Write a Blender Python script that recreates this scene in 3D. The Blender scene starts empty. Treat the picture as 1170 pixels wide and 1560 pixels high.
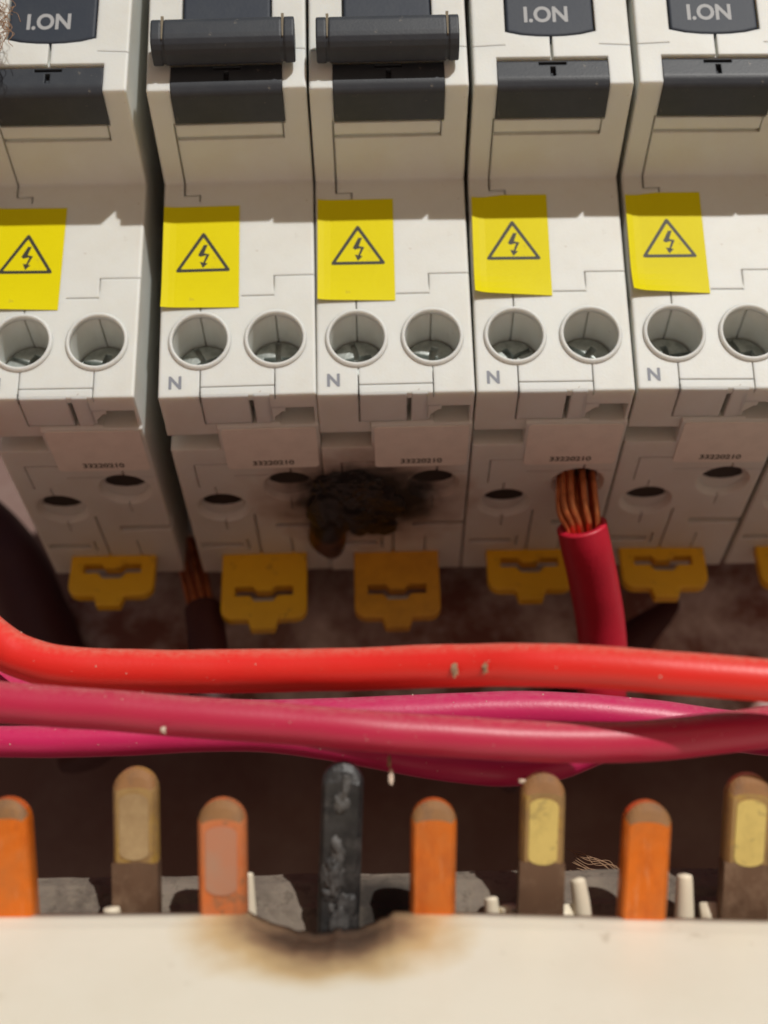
import bpy, bmesh, math, random
from mathutils import Vector, Matrix, noise
random.seed(7)
S = 0.001                                   # everything is measured in millimetres
scene = bpy.context.scene
C = scene.collection
R = math.radians

# ------------------------------------------------------------------ camera
F, PITCH, ROLL = 1900.0, R(31.6), R(-0.85)   # focal length in photo pixels (1170 wide)
CAM = Vector((0.0, -112.6, -84.9))
ROT = Matrix.Rotation(math.pi/2 + PITCH, 3, 'X') @ Matrix.Rotation(ROLL, 3, 'Z')
cd = bpy.data.cameras.new('camera')
cam = bpy.data.objects.new('camera', cd); C.objects.link(cam)
cam.matrix_world = Matrix.Translation(CAM*S) @ ROT.to_4x4()
cd.sensor_fit = 'HORIZONTAL'; cd.sensor_width = 36.0; cd.lens = 36.0*F/1170.0
cd.clip_start = 0.005; cd.clip_end = 400
cd.dof.use_dof = True; cd.dof.focus_distance = 0.131; cd.dof.aperture_fstop = 27
scene.camera = cam

# ------------------------------------------------------------------ light
SUN = Vector((0.35, -1.0, 0.42)).normalized()
elev = math.asin(SUN.z); azim = math.atan2(SUN.x, SUN.y)
w = bpy.data.worlds.new('World'); scene.world = w; w.use_nodes = True
nt = w.node_tree; bg = nt.nodes['Background']
sky = nt.nodes.new('ShaderNodeTexSky'); sky.sky_type = 'NISHITA'; sky.sun_disc = False
sky.sun_elevation = elev; sky.sun_rotation = azim
nt.links.new(sky.outputs[0], bg.inputs[0]); bg.inputs[1].default_value = 0.032
sl = bpy.data.lights.new('sun', 'SUN'); sl.energy = 4.4; sl.angle = R(0.9); sl.color = (1.0, 0.97, 0.92)
so = bpy.data.objects.new('sun', sl); C.objects.link(so)
so.rotation_euler = SUN.to_track_quat('Z', 'Y').to_euler()
so.location = SUN*0.6
scene.view_settings.view_transform = 'Standard'; scene.view_settings.look = 'None'
scene.view_settings.exposure = -0.45; scene.view_settings.gamma = 1.0
scene.render.engine = 'CYCLES'
scene.cycles.max_bounces = 10; scene.cycles.diffuse_bounces = 6; scene.cycles.glossy_bounces = 4

# ------------------------------------------------------------------ picture -> place
def ray(px, py):
    return (ROT @ Vector(((px-585.0)/F, (780.0-py)/F, -1.0)))
def at_depth(px, py, y):
    d = ray(px, py); return CAM + d*((y-CAM.y)/d.y)
def at_height(px, py, z):
    d = ray(px, py); return CAM + d*((z-CAM.z)/d.z)
def on_plane(px, py, p, n):
    d = ray(px, py); return CAM + d*((Vector(p)-CAM).dot(n)/d.dot(n))

# ------------------------------------------------------------------ materials
def mat(name, col, rough=0.5, metal=0.0, var=0.0, vscale=400, var_col=None, bump=0.0, bscale=2500, bevel=0.0, spec=0.5, dust=None):
    m = bpy.data.materials.new(name); m.use_nodes = True
    t = m.node_tree; N = t.nodes; L = t.links
    p = N['Principled BSDF']; p.inputs['Roughness'].default_value = rough
    p.inputs['Metallic'].default_value = metal; p.inputs['Specular IOR Level'].default_value = spec
    geo = N.new('ShaderNodeTexCoord'); co = geo.outputs['Object']
    last = None
    rgb = N.new('ShaderNodeRGB'); rgb.outputs[0].default_value = (*col, 1); last = rgb.outputs[0]
    if var > 0:
        nz = N.new('ShaderNodeTexNoise'); nz.inputs['Scale'].default_value = vscale
        nz.inputs['Detail'].default_value = 6; nz.inputs['Roughness'].default_value = 0.65
        L.new(co, nz.inputs['Vector'])
        rp = N.new('ShaderNodeMapRange'); rp.inputs[1].default_value = 0.42; rp.inputs[2].default_value = 0.72
        rp.inputs[4].default_value = var
        L.new(nz.outputs['Fac'], rp.inputs[0])
        mx = N.new('ShaderNodeMix'); mx.data_type = 'RGBA'
        L.new(rp.outputs[0], mx.inputs[0]); L.new(last, mx.inputs[6])
        mx.inputs[7].default_value = (*(var_col or [c*0.6 for c in col]), 1)
        last = mx.outputs[2]
    if dust:                                    # fine grey deposit lying on the upward side
        dcol, amount = dust
        g = N.new('ShaderNodeNewGeometry'); sx = N.new('ShaderNodeSeparateXYZ'); L.new(g.outputs['Normal'], sx.inputs[0])
        n2 = N.new('ShaderNodeTexNoise'); n2.inputs['Scale'].default_value = 1300; n2.inputs['Detail'].default_value = 8
        n2.inputs['Roughness'].default_value = 0.8; L.new(co, n2.inputs['Vector'])
        a = N.new('ShaderNodeMapRange'); a.inputs[1].default_value = 0.1; a.inputs[2].default_value = 0.9; L.new(sx.outputs[2], a.inputs[0])
        b = N.new('ShaderNodeMapRange'); b.inputs[1].default_value = 0.35; b.inputs[2].default_value = 0.75; L.new(n2.outputs['Fac'], b.inputs[0])
        c = N.new('ShaderNodeMath'); c.operation = 'MULTIPLY_ADD'; L.new(a.outputs[0], c.inputs[0]); L.new(b.outputs[0], c.inputs[1]); c.inputs[2].default_value = 0.04
        e = N.new('ShaderNodeMath'); e.operation = 'MULTIPLY'; e.use_clamp = True; L.new(c.outputs[0], e.inputs[0]); e.inputs[1].default_value = amount
        mx = N.new('ShaderNodeMix'); mx.data_type = 'RGBA'; L.new(e.outputs[0], mx.inputs[0]); L.new(last, mx.inputs[6]); mx.inputs[7].default_value = (*dcol, 1)
        last = mx.outputs[2]
    L.new(last, p.inputs['Base Color'])
    nrm = None
    if bevel > 0:
        bv = N.new('ShaderNodeBevel'); bv.samples = 4; bv.inputs[0].default_value = bevel*S; nrm = bv.outputs[0]
    if bump > 0:
        n3 = N.new('ShaderNodeTexNoise'); n3.inputs['Scale'].default_value = bscale; n3.inputs['Detail'].default_value = 4; L.new(co, n3.inputs['Vector'])
        bp = N.new('ShaderNodeBump'); bp.inputs['Strength'].default_value = bump; bp.inputs['Distance'].default_value = 0.0002
        L.new(n3.outputs['Fac'], bp.inputs['Height'])
        if nrm: L.new(nrm, bp.inputs['Normal'])
        nrm = bp.outputs[0]
    if nrm: L.new(nrm, p.inputs['Normal'])
    m['base'] = 0; return m

def add_stain(m, centre, rad, steps, nscale=260, namp=0.35, ramp_pow=1.0):
    """a burn mark with a shape of its own round a point: steps = [(distance factor, colour, opacity)]"""
    t = m.node_tree; N = t.nodes; L = t.links; p = N['Principled BSDF']
    src = p.inputs['Base Color'].links[0].from_socket
    g = N.new('ShaderNodeNewGeometry')
    sub = N.new('ShaderNodeVectorMath'); sub.operation = 'SUBTRACT'; L.new(g.outputs['Position'], sub.inputs[0]); sub.inputs[1].default_value = Vector(centre)*S
    sc = N.new('ShaderNodeVectorMath'); sc.operation = 'DIVIDE'; L.new(sub.outputs[0], sc.inputs[0]); sc.inputs[1].default_value = Vector(rad)*S
    ln = N.new('ShaderNodeVectorMath'); ln.operation = 'LENGTH'; L.new(sc.outputs[0], ln.inputs[0])
    nz = N.new('ShaderNodeTexNoise'); nz.inputs['Scale'].default_value = nscale; nz.inputs['Detail'].default_value = 5; L.new(g.outputs['Position'], nz.inputs['Vector'])
    ad = N.new('ShaderNodeMath'); ad.operation = 'MULTIPLY_ADD'; L.new(nz.outputs['Fac'], ad.inputs[0]); ad.inputs[1].default_value = namp*2
    L.new(ln.outputs['Value'], ad.inputs[2])
    of = N.new('ShaderNodeMath'); of.operation = 'SUBTRACT'; L.new(ad.outputs[0], of.inputs[0]); of.inputs[1].default_value = namp
    cr = N.new('ShaderNodeValToRGB'); el = cr.color_ramp.elements
    while len(el) < len(steps): el.new(0.5)
    for e, (d, c, a) in zip(el, steps): e.position = min(1.0, d); e.color = (*c, a)
    L.new(of.outputs[0], cr.inputs[0])
    mx = N.new('ShaderNodeMix'); mx.data_type = 'RGBA'; L.new(cr.outputs['Alpha'], mx.inputs[0]); L.new(src, mx.inputs[6]); L.new(cr.outputs['Color'], mx.inputs[7])
    L.new(mx.outputs[2], p.inputs['Base Color'])

M = {}
M['white'] = mat('white_plastic', (0.66, 0.68, 0.65), 0.48, var=0.35, vscale=110, var_col=(0.53, 0.50, 0.42), bump=0.08, bscale=3500, bevel=0.30, spec=0.35)
def translucent(m, wgt, rad):
    p = m.node_tree.nodes['Principled BSDF']; p.inputs['Subsurface Weight'].default_value = wgt
    p.inputs['Subsurface Radius'].default_value = (1.0, 0.85, 0.65); p.inputs['Subsurface Scale'].default_value = rad*S
def specks(m, col, scale, thr, amt):
    """scattered specks of dirt"""
    t = m.node_tree; N = t.nodes; L = t.links; p = N['Principled BSDF']
    src = p.inputs['Base Color'].links[0].from_socket; co = N.new('ShaderNodeTexCoord')
    nz = N.new('ShaderNodeTexNoise'); nz.inputs['Scale'].default_value = scale; nz.inputs['Detail'].default_value = 3; nz.inputs['Roughness'].default_value = 0.75
    L.new(co.outputs['Object'], nz.inputs['Vector'])
    r = N.new('ShaderNodeMapRange'); r.inputs[1].default_value = thr; r.inputs[2].default_value = thr+0.06; r.inputs[4].default_value = amt
    L.new(nz.outputs['Fac'], r.inputs[0])
    mx = N.new('ShaderNodeMix'); mx.data_type = 'RGBA'; L.new(r.outputs[0], mx.inputs[0]); L.new(src, mx.inputs[6]); mx.inputs[7].default_value = (*col, 1)
    L.new(mx.outputs[2], p.inputs['Base Color'])
translucent(M['white'], 0.45, 1.8); specks(M['white'], (0.30, 0.22, 0.14), 620, 0.70, 0.45)
M['dark'] = mat('dark_plastic', (0.034, 0.040, 0.050), 0.45, var=0.5, vscale=500, var_col=(0.052, 0.058, 0.066), bump=0.08, bscale=4000, bevel=0.25, spec=0.3, dust=((0.30, 0.27, 0.21), 0.25))
M['toggle'] = mat('toggle_plastic', (0.026, 0.034, 0.050), 0.55, var=0.5, vscale=400, var_col=(0.04, 0.048, 0.06), bump=0.08, bevel=0.25, spec=0.3)
M['dust'] = mat('packed_dust', (0.20, 0.17, 0.12), 0.95, var=0.5, vscale=1500)
M['print'] = mat('grey_print', (0.20, 0.215, 0.25), 0.6)
M['print_on'] = mat('pale_print', (0.34, 0.35, 0.36), 0.6)
M['clamp_shade'] = mat('dark_clamp_shade', (0.035, 0.028, 0.024), 0.6, metal=0.3, var=0.5, vscale=600)
M['print_dark'] = mat('dark_print', (0.045, 0.045, 0.03), 0.5, spec=0.2)
M['label'] = mat('yellow_label', (0.68, 0.60, 0.001), 0.5, var=0.2, vscale=300, var_col=(0.58, 0.49, 0.003), bump=0.1, bscale=1200, spec=0.1)
M['paper'] = mat('sticker_paper', (0.78, 0.74, 0.68), 0.6, var=0.2, vscale=500)
M['clip'] = mat('amber_plastic', (0.80, 0.47, 0.012), 0.4, var=0.35, vscale=300, var_col=(0.62, 0.33, 0.01), bevel=0.2)
M['clip_scorched'] = mat('scorched_amber', (0.66, 0.33, 0.02), 0.45, var=0.6, vscale=300, var_col=(0.40, 0.18, 0.01), bevel=0.2)
M['steel'] = mat('screw_steel', (0.50, 0.54, 0.52), 0.42, metal=0.6, var=0.6, vscale=900, var_col=(0.12, 0.15, 0.14), bump=0.4, bscale=1500, bevel=0.15)
M['zinc'] = mat('zinc_plate', (0.55, 0.56, 0.56), 0.5, metal=0.4, var=0.5, vscale=200)
M['copper'] = mat('copper_strand', (0.80, 0.30, 0.13), 0.3, metal=0.85, var=0.6, vscale=700, var_col=(0.35, 0.10, 0.04), bump=0.3)
M['copper_dull'] = mat('dull_copper', (0.28, 0.09, 0.035), 0.5, metal=0.5, var=0.6, vscale=700)
M['red'] = mat('red_insulation', (0.76, 0.010, 0.007), 0.40, var=0.3, vscale=220, var_col=(0.68, 0.03, 0.018), bump=0.10, bscale=2600, dust=((0.66, 0.42, 0.30), 0.75))
M['crimson'] = mat('crimson_insulation', (0.46, 0.008, 0.055), 0.42, var=0.3, vscale=220, var_col=(0.44, 0.03, 0.05), bump=0.10, bscale=2600, dust=((0.60, 0.36, 0.30), 0.6))
M['magenta'] = mat('magenta_insulation', (0.54, 0.008, 0.098), 0.40, var=0.3, vscale=220, var_col=(0.5, 0.02, 0.08), bump=0.10, bscale=2600, dust=((0.64, 0.42, 0.40), 0.4))
M['maroon'] = mat('deep_red_insulation', (0.50, 0.008, 0.030), 0.45, var=0.3, vscale=220, bump=0.2)
M['old_cable'] = mat('old_cable', (0.055, 0.010, 0.010), 0.6, var=0.4, vscale=150)
M['char'] = mat('charred_plastic', (0.005, 0.0045, 0.004), 0.34, var=0.7, vscale=400, var_col=(0.016, 0.011, 0.008), bump=0.5, bscale=600)
M['char_brown'] = mat('scorched_plastic', (0.10, 0.034, 0.011), 0.3, var=1.0, vscale=240, var_col=(0.015, 0.009, 0.007), bump=0.3)
M['ash'] = mat('soot_crust', (0.014, 0.013, 0.013), 0.6, var=1.0, vscale=420, var_col=(0.13, 0.125, 0.12), bump=0.8, bscale=900)
M['cream'] = mat('cream_plastic', (0.77, 0.73, 0.61), 0.45, var=0.5, vscale=60, var_col=(0.69, 0.63, 0.49), bump=0.1, bscale=1500)
M['tab'] = mat('ivory_plastic', (0.78, 0.70, 0.54), 0.5, var=0.2, vscale=300)
M['pin_copper'] = mat('bar_copper', (0.84, 0.20, 0.018), 0.30, metal=0.5, var=0.7, vscale=180, var_col=(0.55, 0.20, 0.06), bump=0.3, bscale=700)
M['pin_pink'] = mat('oxidised_copper', (0.60, 0.20, 0.08), 0.45, metal=0.3, var=0.6, vscale=260, var_col=(0.75, 0.22, 0.05), bump=0.3, bscale=700)
M['pin_brass'] = mat('tarnished_bar', (0.42, 0.27, 0.11), 0.4, metal=0.4, var=0.7, vscale=240, var_col=(0.16, 0.09, 0.05), bump=0.3, bscale=700)
M['pin_black'] = mat('burnt_bar', (0.016, 0.016, 0.017), 0.45, metal=0.2, var=0.6, vscale=350, var_col=(0.07, 0.068, 0.065), bump=1.0, bscale=600)
M['pin_tip'] = mat('bar_tip', (0.27, 0.13, 0.045), 0.7, metal=0.1, var=0.5, vscale=400)
M['pin_base'] = mat('brown_bar', (0.15, 0.085, 0.05), 0.5, metal=0.3, var=0.4, vscale=300)
M['spot'] = mat('contact_spot', (0.72, 0.56, 0.18), 0.4, metal=0.3, var=0.4, vscale=400, var_col=(0.55, 0.40, 0.12))
M['spot_dull'] = mat('dull_contact_spot', (0.36, 0.24, 0.12), 0.5, metal=0.3, var=0.9, vscale=260, var_col=(0.52, 0.38, 0.20))
M['spot_pink'] = mat('pink_contact_spot', (0.50, 0.22, 0.13), 0.5, metal=0.2, var=0.9, vscale=260, var_col=(0.42, 0.26, 0.18))
M['duct'] = mat('dusty_duct', (0.20, 0.165, 0.13), 0.95, var=0.9, vscale=150, var_col=(0.09, 0.07, 0.055), bump=0.8, bscale=600)
M['panel'] = mat('dusty_back_panel', (0.17, 0.095, 0.078), 0.85, var=0.9, vscale=45, var_col=(0.26, 0.19, 0.165), bump=0.3, bscale=300)
M['plate'] = mat('dusty_mounting_plate', (0.22, 0.10, 0.08), 0.85, var=1.0, vscale=75, var_col=(0.80, 0.74, 0.72), bump=0.3, bscale=300)
M['ground'] = mat('bounce_earth', (0.62, 0.33, 0.21), 0.9, var=0.6, vscale=2)  # colour reddened and brightened for the warm light it bounces up
M['fibre'] = mat('fibre', (0.32, 0.19, 0.11), 0.9, var=0.6, vscale=2500)
M['speck'] = mat('dust_speck', (0.62, 0.50, 0.40), 0.9)

def streaks(m, col, amt, sx=900, sz=110, thr=0.5):
    """tarnish and pale streaks drawn out along the bar"""
    t = m.node_tree; N = t.nodes; L = t.links; p = N['Principled BSDF']
    src = p.inputs['Base Color'].links[0].from_socket; co = N.new('ShaderNodeTexCoord')
    mp = N.new('ShaderNodeMapping'); mp.inputs['Scale'].default_value = (sx, sz, sz); L.new(co.outputs['Object'], mp.inputs['Vector'])
    nz = N.new('ShaderNodeTexNoise'); nz.inputs['Scale'].default_value = 1.0; nz.inputs['Detail'].default_value = 5; nz.inputs['Roughness'].default_value = 0.7
    L.new(mp.outputs[0], nz.inputs['Vector'])
    r = N.new('ShaderNodeMapRange'); r.inputs[1].default_value = thr; r.inputs[2].default_value = thr+0.2; r.inputs[4].default_value = amt
    L.new(nz.outputs['Fac'], r.inputs[0])
    mx = N.new('ShaderNodeMix'); mx.data_type = 'RGBA'; L.new(r.outputs[0], mx.inputs[0]); L.new(src, mx.inputs[6]); mx.inputs[7].default_value = (*col, 1)
    L.new(mx.outputs[2], p.inputs['Base Color'])
streaks(M['pin_copper'], (0.50, 0.10, 0.02), 0.55, 500, 160); streaks(M['pin_copper'], (0.86, 0.52, 0.30), 0.6, 1500, 170, 0.58)
streaks(M['pin_pink'], (0.70, 0.16, 0.03), 0.8, 300, 220); streaks(M['pin_pink'], (0.30, 0.14, 0.08), 0.6, 900, 260, 0.55)
streaks(M['pin_brass'], (0.60, 0.38, 0.05), 0.7, 300, 250); streaks(M['pin_base'], (0.30, 0.20, 0.13), 0.6, 400, 300)
specks(M['duct'], (0.24, 0.20, 0.15), 420, 0.50, 0.35); specks(M['duct'], (0.07, 0.055, 0.04), 800, 0.56, 0.45)
specks(M['pin_pink'], (0.28, 0.16, 0.09), 330, 0.58, 0.6); specks(M['spot'], (0.42, 0.32, 0.12), 420, 0.55, 0.6)
streaks(M['spot'], (0.50, 0.38, 0.12), 0.7, 500, 300); streaks(M['pin_tip'], (0.16, 0.09, 0.05), 0.8, 500, 300)
streaks(M['pin_black'], (0.16, 0.15, 0.145), 0.75, 260, 320, 0.56)
SOOT = at_height(556, 760, -0.45)
add_stain(M['white'], SOOT, (15.5, 13.5, 12.0), [(0.0, (0.005, 0.004, 0.003), 1), (0.40, (0.010, 0.007, 0.005), 0.99), (0.50, (0.035, 0.018, 0.010), 0.9), (0.68, (0.20, 0.09, 0.045), 0.55), (1.0, (0.4, 0.2, 0.1), 0.0)], 300, 0.24)

add_stain(M['duct'], on_plane(585, 1385, (0, 3, -56), Vector((0, 1, 0))), (5.5, 5, 4.5), [(0.0, (0.012, 0.01, 0.009), 1), (0.45, (0.02, 0.016, 0.013), 0.9), (1.0, (0.06, 0.05, 0.04), 0.0)], 380, 0.3)
add_stain(M['char_brown'], at_height(500, 795, -0.45), (3.0, 4.6, 4.0), [(0.0, (0.008, 0.006, 0.005), 1), (0.75, (0.012, 0.008, 0.006), 0.95), (1.0, (0.14, 0.05, 0.014), 0.6), (1.2, (0.2, 0.08, 0.02), 0.0)][:4], 400, 0.1)

specks(M['label'], (0.45, 0.37, 0.03), 480, 0.65, 0.45); specks(M['clip'], (0.36, 0.18, 0.02), 420, 0.60, 0.5); specks(M['dark'], (0.20, 0.18, 0.15), 900, 0.66, 0.5)
# ------------------------------------------------------------------ object helpers
def finish(name, me, material, parent=None, smooth=False):
    o = bpy.data.objects.new(name, me); C.objects.link(o)
    if material and not me.materials: me.materials.append(material)
    if smooth:
        for p in me.polygons: p.use_smooth = True
    if parent: o.parent = parent
    return o
def to_mesh(name, bm):
    bmesh.ops.recalc_face_normals(bm, faces=bm.faces[:])
    bm.transform(Matrix.Scale(S, 4))
    me = bpy.data.meshes.new(name); bm.to_mesh(me); bm.free(); return me
def obj(name, bm, material, parent=None, smooth=False):
    return finish(name, to_mesh(name, bm), material, parent, smooth)
def tag(o, label=None, cat=None, group=None, kind=None):
    if label: o['label'] = label
    if cat: o['category'] = cat
    if group: o['group'] = group
    if kind: o['kind'] = kind
    return o
def empty(name, loc=(0, 0, 0)):
    o = bpy.data.objects.new(name, None); C.objects.link(o); o.location = Vector(loc)*S; o.empty_display_size = 0.003; return o
def copy_part(o, parent, name=None):
    c = o.copy(); C.objects.link(c); c.parent = parent; return c
def copy_deep(o, parent):
    c = copy_part(o, parent)
    for ch in [x for x in bpy.data.objects if x.parent == o]: copy_part(ch, c)
    return c

def prism(bm, poly, fn, w0, w1):
    """extrude a 2-D outline: fn(u, v, w) -> 3-D"""
    a = [bm.verts.new(fn(u, v, w0)) for u, v in poly]; b = [bm.verts.new(fn(u, v, w1)) for u, v in poly]
    n = len(poly)
    bm.faces.new(a); bm.faces.new(b[::-1])
    for i in range(n): bm.faces.new((a[i], b[i], b[(i+1) % n], a[(i+1) % n]))
def box(bm, x0, x1, y0, y1, z0, z1):
    prism(bm, [(x0, y0), (x1, y0), (x1, y1), (x0, y1)], lambda u, v, w: (u, v, w), z0, z1)
def cyl(bm, c, axis, r, l0, l1, n=40, r2=None):
    c = Vector(c); r2 = r if r2 is None else r2
    def f(k, l, rr):
        a = 2*math.pi*k/n; u, v = rr*math.cos(a), rr*math.sin(a)
        return c + (Vector((u, l, v)) if axis == 'Y' else Vector((u, v, l)))
    A = [bm.verts.new(f(k, l0, r)) for k in range(n)]; B = [bm.verts.new(f(k, l1, r2)) for k in range(n)]
    bm.faces.new(A); bm.faces.new(B[::-1])
    for k in range(n): bm.faces.new((A[k], B[k], B[(k+1) % n], A[(k+1) % n]))
def bevel_bm(bm, wd, seg=2, ang=30):
    bmesh.ops.recalc_face_normals(bm, faces=bm.faces[:])
    es = [e for e in bm.edges if len(e.link_faces) == 2 and e.calc_face_angle(0) > R(ang)]
    bmesh.ops.bevel(bm, geom=es, offset=wd, segments=seg, profile=0.5, affect='EDGES', clamp_overlap=True)
def boolean(me, cut_bm, op='DIFFERENCE', use_self=True):
    a = bpy.data.objects.new('tmp_a', me); b = bpy.data.objects.new('tmp_b', to_mesh('tmp_cut', cut_bm))
    C.objects.link(a); C.objects.link(b)
    m = a.modifiers.new('b', 'BOOLEAN'); m.operation = op; m.object = b; m.solver = 'EXACT'; m.use_self = use_self
    dg = bpy.context.evaluated_depsgraph_get(); dg.update()
    out = bpy.data.meshes.new_from_object(a.evaluated_get(dg))
    bm_ = b.data
    bpy.data.objects.remove(a); bpy.data.objects.remove(b); bpy.data.meshes.remove(bm_)
    out.name = me.name; return out
def smooth_path(pts, sub=8):
    P = [Vector(p) for p in pts]; P = [P[0]*2-P[1]] + P + [P[-1]*2-P[-2]]; out = []
    for i in range(1, len(P)-2):
        for k in range(sub):
            t = k/sub; a, b, c, d = P[i-1:i+3]
            out.append(0.5*((2*b)+(c-a)*t+(2*a-5*b+4*c-d)*t*t+(3*b-a-3*c+d)*t**3))
    out.append(P[-2]); return out
def tube(bm, pts, rad, n=20, sub=8, caps=True, wob=0.0):
    P = smooth_path(pts, sub) if sub > 1 else [Vector(p) for p in pts]
    up = Vector((0, 0, 1)); rings = []; prev = None
    for i, p in enumerate(P):
        t = (P[min(i+1, len(P)-1)]-P[max(i-1, 0)]).normalized()
        if prev is None:
            s = t.cross(up if abs(t.z) < 0.9 else Vector((0, 1, 0))).normalized()
        else:
            s = (prev - t*prev.dot(t)).normalized()
        prev = s; q = t.cross(s)
        r = rad(i/(len(P)-1)) if callable(rad) else rad
        ring = []
        for k in range(n):
            a = 2*math.pi*k/n; v = s*math.cos(a)+q*math.sin(a)
            rr = r
            if wob: rr *= 1+wob*noise.noise((p*0.22)+v*0.9)
            ring.append(bm.verts.new(p+v*rr))
        rings.append(ring)
    for A, B in zip(rings, rings[1:]):
        for k in range(n): bm.faces.new((A[k], B[k], B[(k+1) % n], A[(k+1) % n]))
    if caps: bm.faces.new(rings[0][::-1]); bm.faces.new(rings[-1])
    return rings
def text_mesh(name, s, fn, wd, ht, bold=0.02, back=False):
    """a word as flat print: fn(u, v) -> 3-D, u in 0..wd, v in 0..ht"""
    cu = bpy.data.curves.new('tmp_text', 'FONT'); cu.body = s; cu.offset = bold; cu.resolution_u = 4
    o = bpy.data.objects.new('tmp_text', cu); C.objects.link(o)
    dg = bpy.context.evaluated_depsgraph_get(); dg.update()
    me = bpy.data.meshes.new_from_object(o.evaluated_get(dg)); me.name = name
    bpy.data.objects.remove(o); bpy.data.curves.remove(cu)
    xs = [v.co.x for v in me.vertices]; ys = [v.co.y for v in me.vertices]
    for v in me.vertices:
        u = (v.co.x-min(xs))/(max(xs)-min(xs))*wd; q = (v.co.y-min(ys))/(max(ys)-min(ys))*ht
        v.co = v.co*0  # replaced below
        v.co = Vector(fn(u, q))*S
    me.materials.clear()
    return me

# ------------------------------------------------------------------ the setting
bm = bmesh.new(); prism(bm, [(-260, -190), (260, -190), (260, 190), (-260, 190)], lambda u, v, w: (u, w, v), 86, 90)
tag(obj('back_panel', bm, M['panel']), kind='structure')
bm = bmesh.new(); box(bm, -60000, 60000, -60000, 60000, -1300, -1250)
tag(obj('ground', bm, M['ground']), kind='structure')

# ------------------------------------------------------------------ circuit breaker, built once in its own coordinates
HW = 8.93
yN = lambda z: -19.1-0.212*(z-28.2)          # front of the nose
yS = lambda z: -0.2058*z                     # front of the shoulder
Nf = lambda x, z, o=0.0: (x, yN(z)-o, z)
Sf = lambda x, z, o=0.0: (x, yS(z)-o, z)
X = lambda u, v, w: (w, u, v)                # outline in (depth, height), extruded across
XZ = lambda u, v, w: (u, w, v)               # outline in (across, height), extruded in depth
ZB = -0.45
def D(y): return y+2.7+0.03*(y-2.8)
def arc(cx, cz, r, a0, a1, n): return [(cx+r*math.cos(R(a0+(a1-a0)*i/n)), cz+r*math.sin(R(a0+(a1-a0)*i/n))) for i in range(n+1)]
HOLES = ((-4.3, 6.9), (4.35, 6.9))
PORTS = ((-4.25, 22.9), (4.6, 18.4))
TOGGLE = [(-5.15, 54), (-5.15, 35.3), (-3.4, 34.85), (-1.6, 34.65), (0, 34.6), (1.6, 34.65), (3.4, 34.85), (5.15, 35.3), (5.15, 54)]

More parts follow.
